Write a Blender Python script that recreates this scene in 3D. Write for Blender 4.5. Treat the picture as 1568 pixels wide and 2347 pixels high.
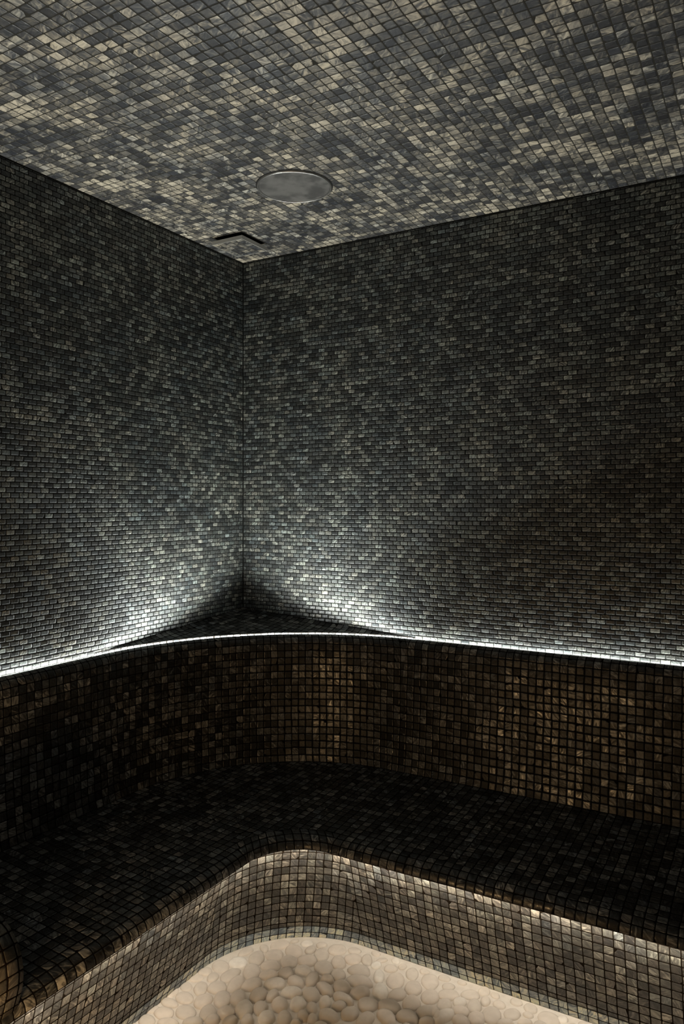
import bpy, bmesh, math, random
from mathutils import Vector, Matrix

# ------------------------------------------------------------------ clear
for o in list(bpy.data.objects):
    bpy.data.objects.remove(o, do_unlink=True)
scene = bpy.context.scene
COL = scene.collection

# ------------------------------------------------------------------ dimensions (metres)
CEIL = 2.393          # ceiling height
EYE = 1.376           # camera height
ROOM_X, ROOM_Y = 3.5, 3.9   # room size along the right-hand and the left-hand wall
TILE = 0.0260         # square bench tile pitch
BRX, BRY = 0.0302, 0.0158   # wall brick pitch
CT = 0.0282           # ceiling tile pitch
RIM_Z = 0.8758

# ------------------------------------------------------------------ camera
cam_data = bpy.data.cameras.new('camera')
cam = bpy.data.objects.new('camera', cam_data)
COL.objects.link(cam)
cam.location = (1.976, -2.552, EYE)
cam.rotation_euler = (math.radians(90), 0, math.radians(30.27))
cam_data.sensor_fit = 'VERTICAL'
cam_data.sensor_height = 36.0
cam_data.lens = 1728.0 * 36.0 / 2347.0
cam_data.shift_y = -21.5 / 2347.0
cam_data.clip_start = 0.02
scene.camera = cam

# ------------------------------------------------------------------ world, exposure, light levels
world = bpy.data.worlds.new('world')
world.use_nodes = True
world.node_tree.nodes['Background'].inputs['Color'].default_value = (0.02, 0.02, 0.02, 1)
world.node_tree.nodes['Background'].inputs['Strength'].default_value = 0.0
scene.world = world
scene.view_settings.view_transform = 'Standard'
scene.view_settings.look = 'None'
scene.view_settings.gamma = 1.0
scene.view_settings.use_curve_mapping = False
scene.view_settings.exposure = 0.0

COOL_COLOR, COOL_STRENGTH = (0.955, 1.0, 0.965), 265.0     # strip in the groove behind the backrest
WARM_COLOR, WARM_STRENGTH = (1.0, 0.91, 0.80), 100.0     # strip under the bench lip
FILL_POWER = 3.5
SCONCE_POWER = 1.5
END_FILL_POWER = 8.0


def light(name, kind, loc, color, power, size=0.1, rot=(0, 0, 0)):
    d = bpy.data.lights.new(name, kind)
    d.color = color
    d.energy = power
    if kind == 'AREA':
        d.shape = 'DISK'
        d.size = size
    else:
        d.shadow_soft_size = size
    o = bpy.data.objects.new(name, d)
    o.location = loc
    o.rotation_euler = rot
    COL.objects.link(o)
    return o


# warm fill light added below the ceiling, unseen behind the camera
light('warm_fill_light', 'AREA', (2.6, -3.4, CEIL - 0.02), (1.0, 0.84, 0.66), FILL_POWER, 0.18)
# unseen amber point light, added to brighten the bench end on the left
light('amber_end_fill', 'POINT', (0.93, -1.93, 0.43), (1.0, 0.62, 0.28), END_FILL_POWER, 0.035)
# amber sconce on the entrance wall
light('amber_sconce', 'POINT', (1.0, -3.80, 1.30), (1.0, 0.58, 0.28), SCONCE_POWER, 0.06)

# ------------------------------------------------------------------ helpers
def tag(o, label, cat, group=None):
    o['label'] = label
    o['category'] = cat
    if group:
        o['group'] = group
    return o


def empty(name, loc, label, cat):
    o = bpy.data.objects.new(name, None)
    o.location = loc
    o.empty_display_size = 0.1
    COL.objects.link(o)
    return tag(o, label, cat)


def mesh_obj(name, verts, faces, mat, parent=None, uvs=None, smooth=False, kind=None):
    """uvs: list with one list of (u, v) per face."""
    me = bpy.data.meshes.new(name)
    me.from_pydata([tuple(v) for v in verts], [], faces)
    if uvs is not None:
        lay = me.uv_layers.new(name='UVMap')
        k = 0
        for f in uvs:
            for uv in f:
                lay.data[k].uv = uv
                k += 1
    if smooth:
        for p in me.polygons:
            p.use_smooth = True
    me.materials.append(mat)
    me.update()
    o = bpy.data.objects.new(name, me)
    COL.objects.link(o)
    if parent is not None:
        o.parent = parent
        o.matrix_parent_inverse = Matrix.Translation(-parent.location)
    if kind:
        o['kind'] = kind
    return o


# ------------------------------------------------------------------ node helper
class NT:
    def __init__(self, name):
        self.mat = bpy.data.materials.new(name)
        self.mat.use_nodes = True
        self.t = self.mat.node_tree
        self.t.nodes.clear()
        self.out = self.t.nodes.new('ShaderNodeOutputMaterial')

    def put(self, sock, v):
        if v is None:
            return
        if hasattr(v, 'node'):
            self.t.links.new(v, sock)
        else:
            sock.default_value = v

    def m(self, op, a, b=None, c=None, clamp=False):
        n = self.t.nodes.new('ShaderNodeMath')
        n.operation = op
        n.use_clamp = clamp
        for i, v in enumerate((a, b, c)):
            self.put(n.inputs[i], v)
        return n.outputs[0]

    def vm(self, op, a, b=None, scale=None):
        n = self.t.nodes.new('ShaderNodeVectorMath')
        n.operation = op
        self.put(n.inputs[0], a)
        if b is not None:
            self.put(n.inputs[1], b)
        if scale is not None:
            self.put(n.inputs['Scale'], scale)
        return n.outputs['Value'] if op in ('LENGTH', 'DOT_PRODUCT') else n.outputs['Vector']

    def comb(self, x, y, z=0.0):
        n = self.t.nodes.new('ShaderNodeCombineXYZ')
        for i, v in enumerate((x, y, z)):
            self.put(n.inputs[i], v)
        return n.outputs[0]

    def sep(self, v):
        n = self.t.nodes.new('ShaderNodeSeparateXYZ')
        self.put(n.inputs[0], v)
        return n.outputs

    def noise(self, vec, scale, detail=2.0, rough=0.5, dist=0.0):
        n = self.t.nodes.new('ShaderNodeTexNoise')
        self.put(n.inputs['Vector'], vec)
        n.inputs['Scale'].default_value = scale
        n.inputs['Detail'].default_value = detail
        n.inputs['Roughness'].default_value = rough
        n.inputs['Distortion'].default_value = dist
        return n.outputs[0]

    def white(self, vec):
        n = self.t.nodes.new('ShaderNodeTexWhiteNoise')
        n.noise_dimensions = '3D'
        self.put(n.inputs['Vector'], vec)
        return n.outputs['Value'], n.outputs['Color']

    def ramp(self, fac, stops, interp='LINEAR'):
        n = self.t.nodes.new('ShaderNodeValToRGB')
        cr = n.color_ramp
        cr.interpolation = interp
        while len(cr.elements) < len(stops):
            cr.elements.new(0.5)
        for e, (p, c) in zip(cr.elements, stops):
            e.position = p
            e.color = (*c, 1) if len(c) == 3 else c
        self.put(n.inputs[0], fac)
        return n.outputs[0]

    def range(self, v, a, b, c=0.0, d=1.0, smooth=True):
        n = self.t.nodes.new('ShaderNodeMapRange')
        n.interpolation_type = 'SMOOTHSTEP' if smooth else 'LINEAR'
        self.put(n.inputs[0], v)
        for i, x in enumerate((a, b, c, d)):
            self.put(n.inputs[i + 1], x)
        return n.outputs[0]

    def mix(self, fac, a, b, blend='MIX'):
        n = self.t.nodes.new('ShaderNodeMix')
        n.data_type = 'RGBA'
        n.blend_type = blend
        self.put(n.inputs[0], fac)
        for s, v in ((n.inputs[6], a), (n.inputs[7], b)):
            if isinstance(v, tuple) and len(v) == 3:
                v = (*v, 1)
            self.put(s, v)
        return n.outputs[2]

    def node(self, typ):
        return self.t.nodes.new(typ)

    def bsdf(self, color, rough, spec=0.5, metal=0.0, normal=None, sheen=None):
        n = self.t.nodes.new('ShaderNodeBsdfPrincipled')
        self.put(n.inputs['Base Color'], (*color, 1) if isinstance(color, tuple) and len(color) == 3 else color)
        self.put(n.inputs['Roughness'], rough)
        self.put(n.inputs['Specular IOR Level'], spec)
        self.put(n.inputs['Metallic'], metal)
        if normal is not None:
            self.put(n.inputs['Normal'], normal)
        self.t.links.new(n.outputs[0], self.out.inputs['Surface'])
        return n


def mosaic(name, px, py, brick=False, grout=0.0022, ramp=None, tint_dark=(0.055, 0.058, 0.066),
           grout_col=(0.012, 0.012, 0.011), tilt=0.10, warm=(1.0, 0.97, 0.90), cluster=0.5,
           rough=(0.28, 0.55), bump=0.5, seed=0.0, clip=0.0, joint=False, hue2=(0.93, 1.0, 0.96), streak=(40.0, 140.0), amp=1.0):
    """Mother-of-pearl mosaic: every tile has its own tone, streak direction and small tilt."""
    T = NT(name)
    uvn = T.node('ShaderNodeUVMap')
    uvn.uv_map = 'UVMap'
    s = T.sep(uvn.outputs[0])
    wob = T.noise(uvn.outputs[0], 9.0, 1.0)
    wob2 = T.noise(T.vm('ADD', uvn.outputs[0], (7.3, 2.1, 0)), 9.0, 1.0)
    X = T.m('DIVIDE', T.m('ADD', s[0], T.m('MULTIPLY', T.m('SUBTRACT', wob, 0.5), 0.006)), px)
    Y = T.m('DIVIDE', T.m('ADD', s[1], T.m('MULTIPLY', T.m('SUBTRACT', wob2, 0.5), 0.004)), py)
    row = T.m('FLOOR', Y)
    if brick:
        X = T.m('ADD', X, T.m('MULTIPLY', T.m('FLOORED_MODULO', row, 2.0), 0.5))
    cx = T.m('FLOOR', X)
    cell = T.comb(cx, row, seed)
    rv, rc = T.white(cell)
    rcs = T.sep(rc)
    rv2, rc2 = T.white(T.vm('ADD', cell, (31.7, 11.3, 5.9)))
    rcs2 = T.sep(rc2)
    lx = T.m('MULTIPLY', T.m('SUBTRACT', T.m('SUBTRACT', X, cx), 0.5), px)
    ly = T.m('MULTIPLY', T.m('SUBTRACT', T.m('SUBTRACT', Y, row), 0.5), py)
    # distance to the tile edge, rounded corners
    r = 0.0026
    hx, hy = px / 2 - grout / 2 - r, py / 2 - grout / 2 - r
    qx = T.m('MAXIMUM', T.m('SUBTRACT', T.m('ABSOLUTE', lx), hx), 0.0)
    qy = T.m('MAXIMUM', T.m('SUBTRACT', T.m('ABSOLUTE', ly), hy), 0.0)
    dist = T.m('SUBTRACT', r, T.vm('LENGTH', T.comb(qx, qy, 0.0)))
    if clip > 0:   # a few broken shell edges: a corner missing
        ang = T.m('MULTIPLY', rcs2[0], 6.283)
        d2 = T.m('ADD', T.m('MULTIPLY', lx, T.m('COSINE', ang)), T.m('MULTIPLY', ly, T.m('SINE', ang)))
        lim = T.range(rcs2[1], 0.0, clip, 0.35 * px, 0.75 * px, smooth=False)
        dist = T.m('MINIMUM', dist, T.m('SUBTRACT', lim, d2))
    if joint:
        dist = T.m('MINIMUM', dist, T.m('SUBTRACT', T.m('ABSOLUTE', s[0]), 0.0030))
        dist = T.m('MINIMUM', dist, T.m('SUBTRACT', T.m('SUBTRACT', CEIL, s[1]), 0.0045))
    mask = T.range(dist, -0.0002, 0.0007)
    pillow = T.range(dist, -0.0002, 0.0028)
    # streaks through the shell, in each tile's own direction
    base_ang = T.m('ADD', 0.75, T.m('MULTIPLY', T.m('SUBTRACT', rcs[0], 0.5), 1.5))
    flip = T.m('GREATER_THAN', rcs2[2], 0.72)
    ang = T.m('ADD', base_ang, T.m('MULTIPLY', flip, 1.6))
    rot = T.node('ShaderNodeVectorRotate')
    rot.rotation_type = 'Z_AXIS'
    T.put(rot.inputs['Vector'], T.comb(lx, ly, 0.0))
    T.put(rot.inputs['Angle'], T.m('MULTIPLY', ang, -1.0))
    stv = T.vm('ADD', T.vm('MULTIPLY', rot.outputs[0], (streak[0], streak[1], 0.0)), T.vm('MULTIPLY', rc, (90.0, 90.0, 90.0)))
    st = T.noise(stv, 1.0, 3.0, 0.58, 0.9)
    big = T.noise(T.vm('ADD', uvn.outputs[0], (seed, seed * 1.7, 0)), 5.0, 2.0)
    # tone: own value of the tile + streaks + cloudy clusters
    tone = T.m('ADD', T.m('MULTIPLY', rcs[1], 0.58), T.m('MULTIPLY', T.m('SUBTRACT', st, 0.5), T.m('ADD', 0.95 * amp, T.m('MULTIPLY', rcs[2], 1.7 * amp))))
    tone = T.m('ADD', tone, T.m('MULTIPLY', T.m('SUBTRACT', big, 0.5), cluster))
    tone = T.m('ADD', tone, 0.13)
    col = T.ramp(tone, ramp)
    # dark, bluish shells come in drifts
    dk = T.m('MULTIPLY', T.range(T.m('ADD', big, T.m('MULTIPLY', T.m('SUBTRACT', rv2, 0.5), 0.35)), 0.60, 0.48, 0.0, 1.0), 1.0)
    cool = T.mix(T.m('MULTIPLY', T.range(big, 0.40, 0.62, 1.0, 0.0), T.m('MULTIPLY', rv2, 0.75)), (1, 1, 1), (0.80, 0.92, 1.12))
    col = T.mix(1.0, col, cool, 'MULTIPLY')
    hue = T.mix(rcs2[1], warm, hue2)
    col = T.mix(1.0, col, hue, 'MULTIPLY')
    color = T.mix(mask, grout_col, col)
    # normal: pillow edge + streak relief on a slightly tilted tile
    geo = T.node('ShaderNodeNewGeometry')
    tl = T.vm('SCALE', T.vm('SUBTRACT', rc2, (0.5, 0.5, 0.5)), scale=T.m('MULTIPLY', mask, tilt))
    nrm = T.vm('NORMALIZE', T.vm('ADD', geo.outputs['Normal'], tl))
    b = T.node('ShaderNodeBump')
    b.inputs['Strength'].default_value = bump
    b.inputs['Distance'].default_value = 0.0016
    T.put(b.inputs['Height'], T.m('ADD', pillow, T.m('MULTIPLY', st, 0.30)))
    T.put(b.inputs['Normal'], nrm)
    rg = T.range(st, 0.3, 0.7, rough[1], rough[0])
    rg = T.m('ADD', T.m('MULTIPLY', rg, mask), T.m('MULTIPLY', T.m('SUBTRACT', 1.0, mask), 0.9))
    T.bsdf(color, rg, T.m('MULTIPLY', mask, 0.55), 0.0, b.outputs[0])
    return T.mat


RAMP_WALL = [(0.10, (0.015, 0.0155, 0.0155)), (0.34, (0.043, 0.044, 0.042)), (0.54, (0.088, 0.089, 0.082)),
             (0.74, (0.19, 0.189, 0.170)), (0.96, (0.42, 0.41, 0.36))]
RAMP_CEIL = [(0.10, (0.030, 0.030, 0.033)), (0.32, (0.086, 0.085, 0.085)), (0.51, (0.195, 0.181, 0.155)),
             (0.70, (0.43, 0.388, 0.315)), (0.93, (0.74, 0.675, 0.55))]
RAMP_BENCH = [(0.10, (0.009, 0.0088, 0.0085)), (0.36, (0.033, 0.032, 0.031)), (0.56, (0.088, 0.086, 0.082)),
              (0.76, (0.225, 0.218, 0.206)), (0.98, (0.43, 0.42, 0.39))]
RAMP_RISER = [(0.08, (0.028, 0.025, 0.022)), (0.36, (0.065, 0.057, 0.048)), (0.58, (0.120, 0.106, 0.088)),
              (0.78, (0.23, 0.205, 0.168)), (0.98, (0.36, 0.325, 0.265))]
RAMP_PALE = [(0.05, (0.11, 0.14, 0.18)), (0.33, (0.27, 0.315, 0.355)), (0.55, (0.52, 0.55, 0.53)),
             (0.78, (0.74, 0.73, 0.60)), (0.98, (0.86, 0.82, 0.64))]

M_WALL = mosaic('wall_brick_mosaic', BRX, BRY, True, 0.0022, RAMP_WALL, seed=3.0, clip=0.5, cluster=0.25, tilt=0.10, joint=True, amp=1.0, hue2=(0.91, 1.0, 0.965), streak=(55.0, 230.0))
M_CEIL = mosaic('ceiling_mosaic', CT, CT, False, 0.0026, RAMP_CEIL, grout_col=(0.045, 0.043, 0.037), amp=0.85, streak=(34.0, 95.0), seed=9.0, hue2=(1.0, 0.98, 0.96), clip=0.6, cluster=0.85, tilt=0.06)
M_BENCH = mosaic('bench_mosaic', TILE, TILE, False, 0.0026, RAMP_BENCH, grout_col=(0.008, 0.007, 0.006), seed=14.0, clip=0.35, cluster=0.25, tilt=0.16, rough=(0.20, 0.48), warm=(0.98, 0.98, 0.97), hue2=(0.90, 0.97, 1.02))
M_RISER = mosaic('riser_mosaic', TILE, TILE, False, 0.0026, RAMP_RISER, grout_col=(0.010, 0.007, 0.0045), seed=21.0, clip=0.35, cluster=0.25, tilt=0.10)
M_PALE = mosaic('pale_border_mosaic', TILE, TILE, False, 0.0024, RAMP_PALE, grout_col=(0.03, 0.032, 0.034), seed=27.0, clip=0.2, cluster=0.1, tilt=0.08)


def simple(name, color, rough=0.5, metal=0.0, spec=0.5):
    T = NT(name)
    T.bsdf(color, rough, spec, metal)
    return T.mat


def emission(name, color, strength):
    T = NT(name)
    e = T.node('ShaderNodeEmission')
    e.inputs['Color'].default_value = (*color, 1)
    e.inputs['Strength'].default_value = strength
    T.t.links.new(e.outputs[0], T.out.inputs['Surface'])
    return T.mat


M_COOL = emission('cool_led', COOL_COLOR, COOL_STRENGTH)
M_WARM = emission('warm_led', WARM_COLOR, WARM_STRENGTH)
M_STEEL = simple('brushed_steel', (0.42, 0.41, 0.39), 0.35, 0.9)
M_BLACK = simple('dark_duct', (0.008, 0.008, 0.008), 0.9)
M_FRAME = simple('grey_metal_frame', (0.40, 0.39, 0.36), 0.5, 0.2)


def grille_mat():
    T = NT('perforated_grille')
    tc = T.node('ShaderNodeTexCoord')
    v = T.vm('SCALE', tc.outputs['Object'], scale=1.0 / 0.0026)
    s = T.sep(v)
    fx = T.m('SUBTRACT', T.m('FRACT', s[0]), 0.5)
    fy = T.m('SUBTRACT', T.m('FRACT', s[1]), 0.5)
    d = T.vm('LENGTH', T.comb(fx, fy, 0.0))
    hole = T.range(d, 0.30, 0.38)
    blot = T.noise(tc.outputs['Object'], 22.0, 2.0)
    met = T.mix(T.range(blot, 0.35, 0.65), (0.15, 0.145, 0.138), (0.30, 0.29, 0.27))
    col = T.mix(hole, (0.006, 0.006, 0.006), met)
    T.bsdf(col, 0.45, 0.5, 0.35)
    return T.mat


M_GRILLE = grille_mat()


def floor_mat():
    T = NT('pebble_floor')
    geo = T.node('ShaderNodeNewGeometry')
    tc = T.node('ShaderNodeTexCoord')
    rnd = geo.outputs['Random Per Island']
    at = T.node('ShaderNodeAttribute')
    at.attribute_name = 'tone'
    tone = at.outputs['Fac']
    c = T.ramp(tone, [(0.0, (0.72, 0.655, 0.565)), (0.30, (0.62, 0.555, 0.47)), (0.55, (0.68, 0.61, 0.52)),
                      (0.78, (0.72, 0.635, 0.535)), (1.0, (0.86, 0.81, 0.72))])
    n1 = T.noise(tc.outputs['Object'], 45.0, 3.0)
    n2 = T.noise(tc.outputs['Object'], 900.0, 2.0)
    c = T.mix(T.range(n1, 0.3, 0.7, 0.0, 0.35), c, (0.52, 0.46, 0.38))
    b = T.node('ShaderNodeBump')
    b.inputs['Strength'].default_value = 0.25
    b.inputs['Distance'].default_value = 0.0008
    T.put(b.inputs['Height'], n2)
    T.bsdf(c, 0.75, 0.3, 0.0, b.outputs[0])
    return T.mat


M_FLOOR = floor_mat()

# ------------------------------------------------------------------ room shell
def quad(name, p, uv, mat, kind='structure'):
    return mesh_obj(name, p, [(0, 1, 2, 3)], mat, uvs=[uv], kind=kind)


RX, RY = ROOM_X, ROOM_Y
quad('wall_left', [(0, -RY, 0), (0, 0, 0), (0, 0, CEIL), (0, -RY, CEIL)],
     [(-RY, 0), (0, 0), (0, CEIL), (-RY, CEIL)], M_WALL)
quad('wall_right', [(0, 0, 0), (RX, 0, 0), (RX, 0, CEIL), (0, 0, CEIL)],
     [(0, 0), (RX, 0), (RX, CEIL), (0, CEIL)], M_WALL)
quad('wall_east', [(RX, 0, 0), (RX, -RY, 0), (RX, -RY, CEIL), (RX, 0, CEIL)],
     [(0, 0), (RY, 0), (RY, CEIL), (0, CEIL)], M_WALL)
quad('wall_entrance', [(RX, -RY, 0), (0, -RY, 0), (0, -RY, CEIL), (RX, -RY, CEIL)],
     [(0, 0), (RX, 0), (RX, CEIL), (0, CEIL)], M_WALL)

# ceiling with a square opening for the vent in the corner
VX0, VX1, VY0, VY1 = 0.092, 0.222, -0.297, -0.153
xs = [0.0, VX0, VX1, RX]
ys = [0.0, VY1, VY0, -RY]
cv, cf, cu = [], [], []
for i in range(3):
    for j in range(3):
        if i == 1 and j == 1:
            continue
        k = len(cv)
        q = [(xs[i], ys[j]), (xs[i + 1], ys[j]), (xs[i + 1], ys[j + 1]), (xs[i], ys[j + 1])]
        cv += [(x, y, CEIL) for x, y in q]
        cf.append((k, k + 1, k + 2, k + 3))
        cu.append([(x, -y) for x, y in q])
ceiling = mesh_obj('ceiling', cv, cf, M_CEIL, uvs=cu, kind='structure')

# ------------------------------------------------------------------ plan curves
NS, NA = 24, 40
END_L, END_R = RY - 0.002, RX - 0.002


def path(w, R, endl=END_L, endr=END_R):
    """Points (x, b) of a line w in front of the left wall, a quarter arc of radius R,
    and a line w in front of the right wall; with the arc length measured from the arc's middle."""
    pts = []
    cx = w + R
    for i in range(NS):
        t = i / NS
        b = endl + (cx - endl) * t
        pts.append((w, b))
    for i in range(NA + 1):
        a = math.pi + (math.pi / 2) * i / NA
        pts.append((cx + R * math.cos(a), cx + R * math.sin(a)))
    for i in range(1, NS + 1):
        t = i / NS
        pts.append((cx + (endr - cx) * t, w))
    return pts


def u_of(w, R, k, seg, endl=END_L, endr=END_R):
    """u of point k on the curve, inside segment kind seg (0 left, 1 arc, 2 right)."""
    cx = w + R
    if seg == 0:
        b = endl + (cx - endl) * min(k, NS) / NS
        return -b
    if seg == 1:
        return R * (math.pi / 2) * ((k - NS) / NA - 0.5)
    return cx + (endr - cx) * (k - NS - NA) / NS


def loft(name, levels, mat, parent, v0=0.0, vfix=None, smooth=True, planar=False, endl=END_L, endr=END_R, capped=False):
    """levels: list of (w, R, z). v runs along the profile."""
    verts, faces, uvs = [], [], []
    P = [path(w, R, endl, endr) for w, R, z in levels]
    n = len(P[0])
    for (w, R, z), p in zip(levels, P):
        verts += [(x, -b, z) for x, b in p]
    v = [v0]
    for i in range(1, len(levels)):
        a, b = levels[i - 1], levels[i]
        v.append(v[-1] + math.hypot(b[0] - a[0], b[2] - a[2]))
    if vfix:
        v = vfix
    for i in range(len(levels) - 1):
        for k in range(n - 1):
            seg = 0 if k < NS else (1 if k < NS + NA else 2)
            faces.append((i * n + k, (i + 1) * n + k, (i + 1) * n + k + 1, i * n + k + 1))
            if planar:
                uvs.append([(P[i][k][0], P[i][k][1]), (P[i + 1][k][0], P[i + 1][k][1]),
                            (P[i + 1][k + 1][0], P[i + 1][k + 1][1]), (P[i][k + 1][0], P[i][k + 1][1])])
            else:
                A, B = levels[i], levels[i + 1]
                uvs.append([(u_of(A[0], A[1], k, seg, endl, endr), v[i]), (u_of(B[0], B[1], k, seg, endl, endr), v[i + 1]),
                            (u_of(B[0], B[1], k + 1, seg, endl, endr), v[i + 1]), (u_of(A[0], A[1], k + 1, seg, endl, endr), v[i])])
    return mesh_obj(name, verts, faces, mat, parent, uvs, smooth)


# ------------------------------------------------------------------ the curved bench
bench = empty('tiled_bench', (0.62, -0.62, 0.0),
              'dark pearl mosaic corner bench curving along both walls with tall backrest', 'bench')

# backrest with rounded rim; the groove for the light strip lies behind the rim
LED_Z = 0.8595
back = [(0.001, 0.799, LED_Z), (0.029, 0.771, LED_Z), (0.031, 0.769, 0.869), (0.0345, 0.7655, 0.8748), (0.041, 0.759, 0.8765)]
for i in range(1, 7):
    a = math.radians(90 - 82 * i / 6)
    back.append((0.041 + 0.034 * math.cos(a), 0.759 - 0.034 * math.cos(a), 0.8425 + 0.034 * math.sin(a)))
back += [(0.078, 0.715, 0.78), (0.083, 0.697, 0.66), (0.091, 0.673, 0.53), (0.0975, 0.655, 0.45), (0.101, 0.647, 0.425), (0.106, 0.64, 0.409)]
loft('backrest', back, M_BENCH, bench, v0=0.004)

# seat, slightly sloped to the front
seat = [(0.104, 0.642, 0.4075)]
for t in (0.2, 0.4, 0.6, 0.8, 1.0):
    seat.append((0.104 + (0.598 - 0.104) * t, 0.642 + (0.219 - 0.642) * t, 0.4075 + (0.380 - 0.4075) * t))
seat_o = loft('seat', seat, M_BENCH, bench, planar=True)
# rounded front lip: one row of tiles that follows the curve
lip = []
for i in range(17):
    a = math.pi / 2 * i / 16
    cx_, cz_ = math.sin(a) ** 0.85, 1 - math.cos(a) ** 0.85
    w = 0.598 + (0.6565 - 0.598) * cx_
    lip.append((w, 0.219 + (0.1715 - 0.219) * (w - 0.598) / 0.0585, 0.380 + (0.345 - 0.380) * cz_))
vv = [0.0]
for i in range(1, len(lip)):
    vv.append(vv[-1] + math.hypot(lip[i][0] - lip[i - 1][0], lip[i][2] - lip[i - 1][2]))
k = 3 * TILE / vv[-1]
lip_o = loft('front_lip', lip, M_BENCH, bench, vfix=[x * k for x in vv])
# underside of the lip: a shallow channel that hides the warm strip
chan = [(0.6565, 0.1715, 0.345), (0.6480, 0.180, 0.3435), (0.6440, 0.184, 0.360), (0.605, 0.227, 0.366), (0.604, 0.228, 0.350)]
loft('lip_underside', chan, M_RISER, bench, smooth=False)
# riser leaning back towards the floor
ris = []
for i in range(9):
    t = i / 8
    ris.append((0.604 + (0.516 - 0.604) * t, 0.228 + (0.342 - 0.228) * t, 0.350 + (0.046 - 0.350) * t))
loft('riser', ris, M_RISER, bench, v0=0.0108)
bor = [(0.5175, 0.341, 0.0465), (0.497, 0.360, 0.0)]
border = loft('base_border', bor, M_PALE, bench, vfix=[TILE * 2, TILE * 0.25])
border['label'] = 'pale blue and cream mosaic border along the floor'


def strip(name, sect, mat, endr=END_R):
    return loft(name, sect, mat, bench, smooth=False, endr=endr)


strip('cool_light_strip', [(0.0012, 0.820, LED_Z + 0.0022), (0.0068, 0.840, LED_Z + 0.0022)], M_COOL, 1.9)
strip('warm_light_strip', [(0.6455, 0.1825, 0.3465), (0.6430, 0.185, 0.3590)], M_WARM)

# ------------------------------------------------------------------ corner shelf behind the backrest
sv, sf, su = [], [], []
RA = 0.80
arc = []
for i in range(NA + 1):
    a = math.pi + (math.pi / 2) * i / NA
    arc.append((max(RA + RA * math.cos(a), 0.0008), max(RA + RA * math.sin(a), 0.0008)))
rings = 6
for j in range(rings + 1):
    t = j / rings
    for (x, b) in arc:
        sv.append((x * (1 - t) + 0.0008 * t, -(b * (1 - t) + 0.0008 * t), RIM_Z + (0.932 - RIM_Z) * t))
n = NA + 1
for j in range(rings):
    for i in range(NA):
        sf.append((j * n + i, j * n + i + 1, (j + 1) * n + i + 1, (j + 1) * n + i))
base = len(sv)
for (x, b) in arc:
    sv.append((x, -b, LED_Z - 0.02))
for i in range(NA):
    sf.append((base + i, base + i + 1, i + 1, i))
for f in sf[:rings * NA]:
    su.append([(sv[q][0], sv[q][1]) for q in f])
for i in range(NA):
    u0 = RA * math.pi / 2 * (i / NA - 0.5)
    u1 = RA * math.pi / 2 * ((i + 1) / NA - 0.5)
    su.append([(u0, 0.0), (u1, 0.0), (u1, TILE * 0.98), (u0, TILE * 0.98)])
shelf = mesh_obj('corner_shelf', sv, sf, M_BENCH, None, su)
tag(shelf, 'dark triangular mosaic shelf filling the corner behind the curved backrest', 'shelf')

# ------------------------------------------------------------------ raised bench end at the left edge
END_B0, END_B1 = 1.577, 2.05
prof = [(0.02, 0.546), (0.50, 0.546), (0.565, 0.544), (0.602, 0.536), (0.632, 0.521), (0.655, 0.499), (0.669, 0.473), (0.6745, 0.445), (0.672, 0.415),
        (0.662, 0.385), (0.648, 0.350), (0.575, 0.17), (0.505, 0.002)]
ev, ef, eu = [], [], []
d = [0.0]
for i in range(1, len(prof)):
    d.append(d[-1] + math.hypot(prof[i][0] - prof[i - 1][0], prof[i][1] - prof[i - 1][1]))
nb = 8
for j in range(nb + 1):
    b = END_B0 + (END_B1 - END_B0) * j / nb
    for (w, z) in prof:
        ev.append((w, -b, z))
m = len(prof)
for j in range(nb):
    for i in range(m - 1):
        ef.append((j * m + i, (j + 1) * m + i, (j + 1) * m + i + 1, j * m + i + 1))
        b0 = END_B0 + (END_B1 - END_B0) * j / nb
        b1 = END_B0 + (END_B1 - END_B0) * (j + 1) / nb
        eu.append([(b0, d[i]), (b1, d[i]), (b1, d[i + 1]), (b0, d[i + 1])])
for j, flip in ((0, False), (nb, True)):
    c = len(ev)
    b = END_B0 if j == 0 else END_B1
    ev.append((0.02, -b, 0.002))
    f = [c] + [j * m + i for i in range(m)]
    if flip:
        f = f[::-1]
    ef.append(tuple(f))
    eu.append([(ev[q][0], ev[q][2]) for q in f])
armrest = mesh_obj('bench_armrest', ev, ef, M_RISER, None, eu)
for p in armrest.data.polygons:
    p.use_smooth = len(p.vertices) == 4
tag(armrest, 'rounded mosaic bench end rising at the lower left edge in amber light', 'armrest')

# ------------------------------------------------------------------ ceiling speaker
SPX, SPY = None, None


def cam_to_world(X, Z):
    c, s = math.cos(math.radians(30.27)), math.sin(math.radians(30.27))
    return 1.976 + X * c - Z * s, -2.552 + X * s + Z * c


sx, sy = cam_to_world(-0.0478 * 3.2, 0.7572 * 3.2)
spk = empty('ceiling_speaker', (sx, sy, CEIL), 'round grey metal grille speaker set in the mosaic ceiling', 'speaker')
SR = 0.1205


def lathe(name, prof, mat, parent, seg=96, loc=(0, 0, 0), smooth=True):
    v, f = [], []
    m = len(prof)
    for i in range(seg):
        a = 2 * math.pi * i / seg
        for r, z in prof:
            v.append((loc[0] + r * math.cos(a), loc[1] + r * math.sin(a), loc[2] + z))
    for i in range(seg):
        for j in range(m - 1):
            a, b = i * m + j, ((i + 1) % seg) * m + j
            f.append((a, a + 1, b + 1, b))
    return mesh_obj(name, v, f, mat, parent, smooth=smooth)


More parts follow.
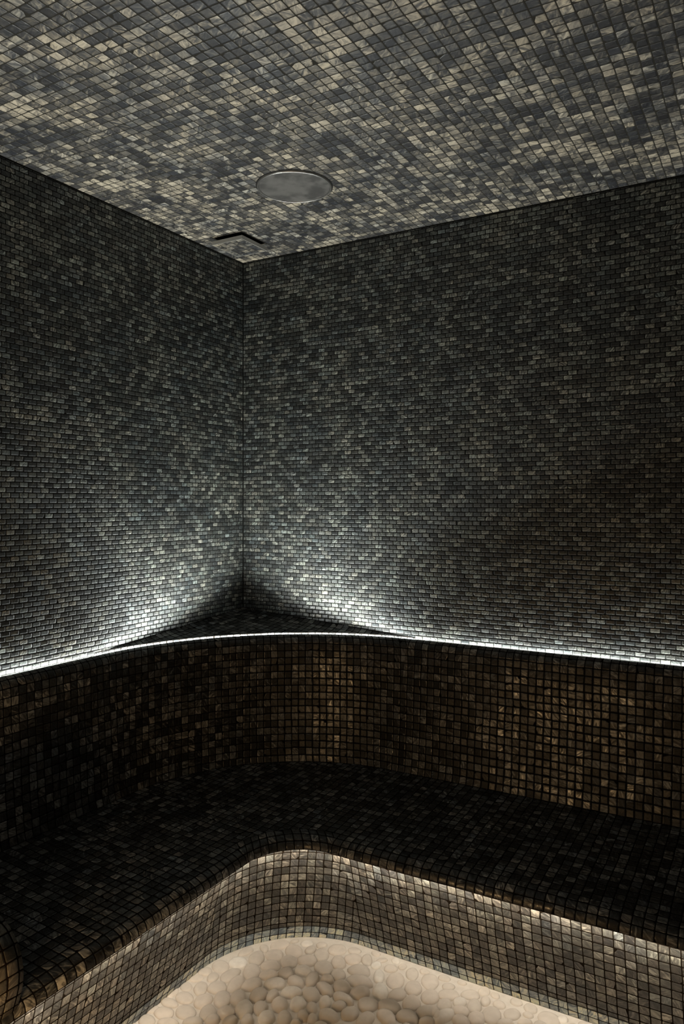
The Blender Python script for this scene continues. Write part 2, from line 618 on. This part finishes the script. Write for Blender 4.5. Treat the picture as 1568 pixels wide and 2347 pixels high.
lathe('shade_ring', [(SR + 0.0035, -0.0006), (SR - 0.001, -0.0007)], M_BLACK, spk, loc=(sx, sy, CEIL))  # flat black ring: the shade around the trim put in as colour
lathe('trim_ring', [(SR, -0.0005), (SR, -0.004), (SR - 0.001, -0.006), (SR - 0.003, -0.0072), (SR - 0.0055, -0.0068), (SR - 0.0065, -0.0055), (SR - 0.0068, -0.003)], M_STEEL, spk, loc=(sx, sy, CEIL))
lathe('grille', [(0.0005, -0.0062), (0.03, -0.0061), (0.06, -0.0057), (0.09, -0.005), (SR - 0.0068, -0.0042)], M_GRILLE, spk, loc=(sx, sy, CEIL))

# ------------------------------------------------------------------ vent with a lowered tile-clad panel
vcx, vcy = (VX0 + VX1) / 2, (VY0 + VY1) / 2
vent = empty('ceiling_vent', (vcx, vcy, CEIL), 'square lowered vent panel faced with mosaic in the ceiling corner', 'vent')


def box(name, x0, x1, y0, y1, z0, z1, mat, parent, open_bottom=False, bevel=0.0):
    v = [(x0, y0, z0), (x1, y0, z0), (x1, y1, z0), (x0, y1, z0), (x0, y0, z1), (x1, y0, z1), (x1, y1, z1), (x0, y1, z1)]
    f = [(3, 2, 1, 0), (4, 5, 6, 7), (0, 1, 5, 4), (1, 2, 6, 5), (2, 3, 7, 6), (3, 0, 4, 7)]
    if open_bottom:
        f = f[1:]
    uv = [[(v[q][0], -v[q][1]) for q in g] for g in f]
    o = mesh_obj(name, v, f, mat, parent, uvs=uv)
    if bevel:
        bm = bmesh.new()
        bm.from_mesh(o.data)
        bmesh.ops.bevel(bm, geom=bm.edges[:], offset=bevel, segments=2, affect='EDGES')
        bm.to_mesh(o.data)
        bm.free()
    return o


box('duct', VX0, VX1, VY0, VY1, CEIL - 0.0003, CEIL + 0.12, M_BLACK, vent, open_bottom=True)
PX0, PX1, PY0, PY1 = 0.086, 0.232, -0.306, -0.146
ZP0, ZP1 = CEIL - 0.030, CEIL - 0.016
# frame: four mitred sides in one tray
fv, ff = [], []
t = 0.003
for (ax, ay) in ((PX0, PY0), (PX1, PY0), (PX1, PY1), (PX0, PY1)):
    ix = ax + (t if ax == PX0 else -t)
    iy = ay + (t if ay == PY0 else -t)
    fv += [(ax, ay, ZP1), (ax, ay, ZP0), (ix, iy, ZP0), (ix, iy, ZP1)]
for i in range(4):
    a, b = i * 4, ((i + 1) % 4) * 4
    for j in range(4):
        ff.append((a + j, b + j, b + (j + 1) % 4, a + (j + 1) % 4))
ff.append((0, 4, 8, 12))
mesh_obj('panel_frame', fv, ff, M_FRAME, vent)
box('tiled_panel', PX0 + t, PX1 - t, PY0 + t, PY1 - t, ZP0 + 0.0006, ZP1 - 0.001, M_CEIL, vent)

# ------------------------------------------------------------------ pebble floor
PEB = [(0.539,-0.804,0.030,0.025,161,0),(0.516,-0.845,0.020,0.020,79,0),(0.515,-0.882,0.020,0.016,46,0),(0.553,-0.855,0.021,0.017,111,0),(0.591,-0.824,0.036,0.023,83,0),(0.515,-0.926,0.021,0.016,147,0),
(0.556,-0.912,0.030,0.019,127,0),(0.595,-0.887,0.027,0.026,64,0),(0.630,-0.848,0.037,0.021,101,0),(0.544,-0.965,0.031,0.022,161,0),(0.522,-1.002,0.030,0.016,178,0),(0.499,-0.967,0.023,0.015,93,0),
(0.599,-0.951,0.030,0.024,100,0),(0.640,-0.919,0.034,0.024,123,0),(0.501,-1.044,0.018,0.014,72,0),(0.539,-1.041,0.029,0.022,5,0),(0.588,-1.009,0.032,0.024,170,0),(0.643,-0.983,0.030,0.023,123,0),
(0.685,-0.958,0.025,0.025,143,0),(0.678,-0.895,0.033,0.024,123,0),(0.520,-1.085,0.024,0.020,2,0),(0.575,-1.064,0.029,0.016,24,0),(0.632,-1.030,0.026,0.018,31,0),(0.672,-1.000,0.021,0.018,78,0),
(0.716,-0.982,0.022,0.017,73,0),(0.718,-0.923,0.036,0.024,124,0),(0.491,-1.118,0.017,0.008,25,0),(0.754,-0.956,0.021,0.017,103,0),(0.558,-0.707,0.028,0.017,85,0),(0.597,-0.665,0.021,0.013,137,0),
(0.628,-0.626,0.031,0.025,62,0),(0.696,-0.576,0.019,0.017,51,0),(0.741,-0.562,0.017,0.015,48,0),(0.685,-0.632,0.033,0.026,131,0),(0.726,-0.602,0.022,0.015,91,0),(0.768,-0.606,0.030,0.023,123,0),
(0.573,-0.764,0.031,0.026,160,1),(0.608,-0.718,0.036,0.023,123,0),(0.646,-0.680,0.032,0.027,138,0),(0.667,-0.729,0.030,0.025,18,0),(0.702,-0.685,0.031,0.025,131,0),(0.747,-0.653,0.029,0.027,0,0),
(0.808,-0.658,0.033,0.027,142,0),(0.635,-0.780,0.034,0.026,116,0),(0.687,-0.769,0.029,0.019,37,0),(0.727,-0.736,0.023,0.023,94,0),(0.766,-0.702,0.026,0.022,1,0),(0.673,-0.828,0.032,0.023,62,0),
(0.729,-0.794,0.032,0.023,37,0),(0.775,-0.756,0.030,0.020,161,0),(0.809,-0.722,0.031,0.018,100,0),(0.847,-0.701,0.019,0.018,149,0),(0.863,-0.740,0.032,0.019,161,0),(0.717,-0.857,0.029,0.024,98,0),
(0.752,-0.840,0.025,0.015,94,0),(0.789,-0.801,0.031,0.021,38,0),(0.843,-0.780,0.031,0.023,139,0),(0.754,-0.897,0.026,0.019,112,0),(0.790,-0.858,0.030,0.022,122,0),(0.831,-0.831,0.028,0.021,104,0),
(0.875,-0.828,0.021,0.014,124,0),(0.894,-0.789,0.023,0.017,123,0),(0.791,-0.920,0.025,0.022,114,0),(0.832,-0.896,0.026,0.019,123,0),(0.871,-0.866,0.018,0.015,145,0),(0.930,-0.831,0.029,0.023,178,0),
(0.900,-0.864,0.020,0.014,114,0),(0.870,-0.898,0.013,0.011,22,0),(0.796,-0.559,0.031,0.027,103,0),(0.832,-0.613,0.032,0.022,130,0),(0.861,-0.576,0.026,0.026,60,0),(0.899,-0.558,0.028,0.016,118,0),
(0.905,-0.617,0.034,0.026,16,0),(0.935,-0.567,0.017,0.015,76,1),(0.967,-0.611,0.030,0.016,116,1),(1.002,-0.670,0.033,0.022,114,1),(0.930,-0.662,0.040,0.025,9,0),(0.938,-0.538,0.019,0.010,51,0),
(0.980,-0.560,0.020,0.017,39,0),(0.844,-0.537,0.021,0.016,16,0),(0.862,-0.665,0.024,0.022,121,0),(0.900,-0.709,0.029,0.024,140,0),(1.017,-0.604,0.037,0.025,106,0),(1.045,-0.551,0.028,0.018,112,0),
(1.075,-0.608,0.034,0.023,109,0),(1.104,-0.557,0.035,0.025,113,0),(0.956,-0.704,0.031,0.023,58,0),(1.050,-0.659,0.028,0.022,77,0),(1.131,-0.619,0.031,0.025,111,0),(1.099,-0.671,0.030,0.025,92,0),
(0.998,-0.737,0.030,0.027,156,0),(1.053,-0.714,0.032,0.026,168,0),(0.928,-0.751,0.034,0.017,175,0),(0.935,-0.784,0.020,0.016,45,0),(0.974,-0.793,0.027,0.022,85,0),(1.151,-0.683,0.033,0.023,60,0),
(1.065,-0.756,0.032,0.021,152,0),(1.113,-0.728,0.029,0.025,7,0),(1.021,-0.794,0.032,0.020,84,0),(1.185,-0.686,0.022,0.014,108,0),(1.165,-0.719,0.021,0.013,34,0),(1.158,-0.551,0.018,0.015,30,0),
(1.172,-0.585,0.029,0.024,29,0),(1.225,-0.554,0.026,0.020,29,0),(1.211,-0.599,0.021,0.017,74,0),(1.179,-0.632,0.026,0.019,90,0),(1.251,-0.594,0.028,0.019,101,0),(1.270,-0.558,0.021,0.013,102,0),
(1.308,-0.554,0.017,0.016,38,0),(1.227,-0.633,0.023,0.019,179,0),(1.195,-0.676,0.038,0.019,70,0),(1.304,-0.605,0.034,0.025,104,0),(1.350,-0.573,0.025,0.020,66,0),(1.388,-0.554,0.014,0.012,5,0),
(1.243,-0.671,0.024,0.021,174,0),(1.274,-0.638,0.027,0.022,114,0),(1.345,-0.616,0.022,0.013,36,0),(1.167,-0.674,0.020,0.013,107,0),(1.390,-0.589,0.020,0.011,36,0)]

rng = random.Random(5)
pebs = list(PEB)


def inside_floor(x, y, m):
    """distance check: is (x, y) in front of the riser's foot by at least m?"""
    w, R = 0.497, 0.360
    b = -y
    c = w + R
    if x < c and b < c:
        return math.hypot(x - c, b - c) < R - m
    return x > w + m and b > w + m


grid = {}


def near_ok(x, y, r):
    gx, gy = int(x / 0.1), int(-y / 0.1)
    for i in range(gx - 1, gx + 2):
        for j in range(gy - 1, gy + 2):
            for (px_, py_, pr) in grid.get((i, j), ()):
                if math.hypot(px_ - x, py_ - y) < r + pr:
                    return False
    return True


def reg(x, y, r):
    grid.setdefault((int(x / 0.1), int(-y / 0.1)), []).append((x, y, r))


for (x, y, rx, ry, a, w) in PEB:
    e = max(rx - ry, 0)
    ca, sa = math.cos(math.radians(a)), math.sin(math.radians(a))
    reg(x, y, ry)
    reg(x + e * ca, y + e * sa, ry * 0.8)
    reg(x - e * ca, y - e * sa, ry * 0.8)
for tries in range(30000):
    x = rng.uniform(0.5, 2.3)
    y = -rng.uniform(0.5, 2.1)
    rx = rng.uniform(0.020, 0.033) if tries < 3000 else rng.uniform(0.014, 0.022)
    ry = rx * rng.uniform(0.68, 0.95)
    if not inside_floor(x, y, ry + 0.004) or not near_ok(x, y, ry * (1.35 if (x < 1.35 and y > -1.10) else 0.90)):
        continue
    pebs.append((x, y, rx * 0.95, ry, rng.uniform(0, 180), 0))
    reg(x, y, (rx + ry) / 2 * 0.86)

fv, ff, ft = [], [], []
# mortar bed
bx0, bx1, by0, by1 = 0.0, RX, -RY, 0.0
for (x, y) in ((bx0, by0), (bx1, by0), (bx1, by1), (bx0, by1)):
    fv.append((x, y, 0.0))
    ft.append(0.0)
ff.append((0, 1, 2, 3))
SEG, RINGS = 22, 6
for (x, y, rx, ry, a, w) in pebs:
    c = 0.857
    dist = 0.360 - math.hypot(x - c, -y - c) if (x < c and -y < c) else min(x, -y) - 0.497
    dist = max(min(dist, 0.30), 0.0)
    h = 0.0050 + 0.0115 * min(dist / 0.20, 1.0) + rng.uniform(-0.001, 0.0015)
    tone = rng.uniform(0.35, 0.80) if not w else 1.0
    if not w and rng.random() < 0.05:
        tone = 0.92
    ca, sa = math.cos(math.radians(a)), math.sin(math.radians(a))
    ph = [rng.uniform(0, 6.28) for _ in range(3)]
    am = [rng.uniform(0, 0.05), rng.uniform(0, 0.05), rng.uniform(0, 0.03)]
    k0 = len(fv)
    grow = 1.04
    tx, ty = rng.uniform(-0.08, 0.08), rng.uniform(-0.08, 0.08)
    for r in range(RINGS):
        t = r / RINGS            # 0 rim .. 1 top
        rad = math.cos(t * math.pi / 2) ** 0.62
        z = h * math.sin(t * math.pi / 2) ** 0.85 - 0.0008
        for s in range(SEG):
            th = 2 * math.pi * s / SEG
            f = 1 + am[0] * math.sin(2 * th + ph[0]) + am[1] * math.sin(3 * th + ph[1]) + am[2] * math.sin(5 * th + ph[2])
            lx, ly = rx * grow * rad * f * math.cos(th), ry * grow * rad * f * math.sin(th)
            X, Y = lx * ca - ly * sa, lx * sa + ly * ca
            fv.append((x + X, y + Y, z + (X * tx + Y * ty) * t))
            ft.append(tone)
    fv.append((x, y, h - 0.0008))
    ft.append(tone)
    for r in range(RINGS - 1):
        for s in range(SEG):
            s2 = (s + 1) % SEG
            ff.append((k0 + r * SEG + s, k0 + r * SEG + s2, k0 + (r + 1) * SEG + s2, k0 + (r + 1) * SEG + s))
    top = len(fv) - 1
    for s in range(SEG):
        ff.append((k0 + (RINGS - 1) * SEG + s, k0 + (RINGS - 1) * SEG + (s + 1) % SEG, top))
floor = mesh_obj('floor', fv, ff, M_FLOOR, smooth=True, kind='structure')
at = floor.data.attributes.new('tone', 'FLOAT', 'POINT')
at.data.foreach_set('value', ft)
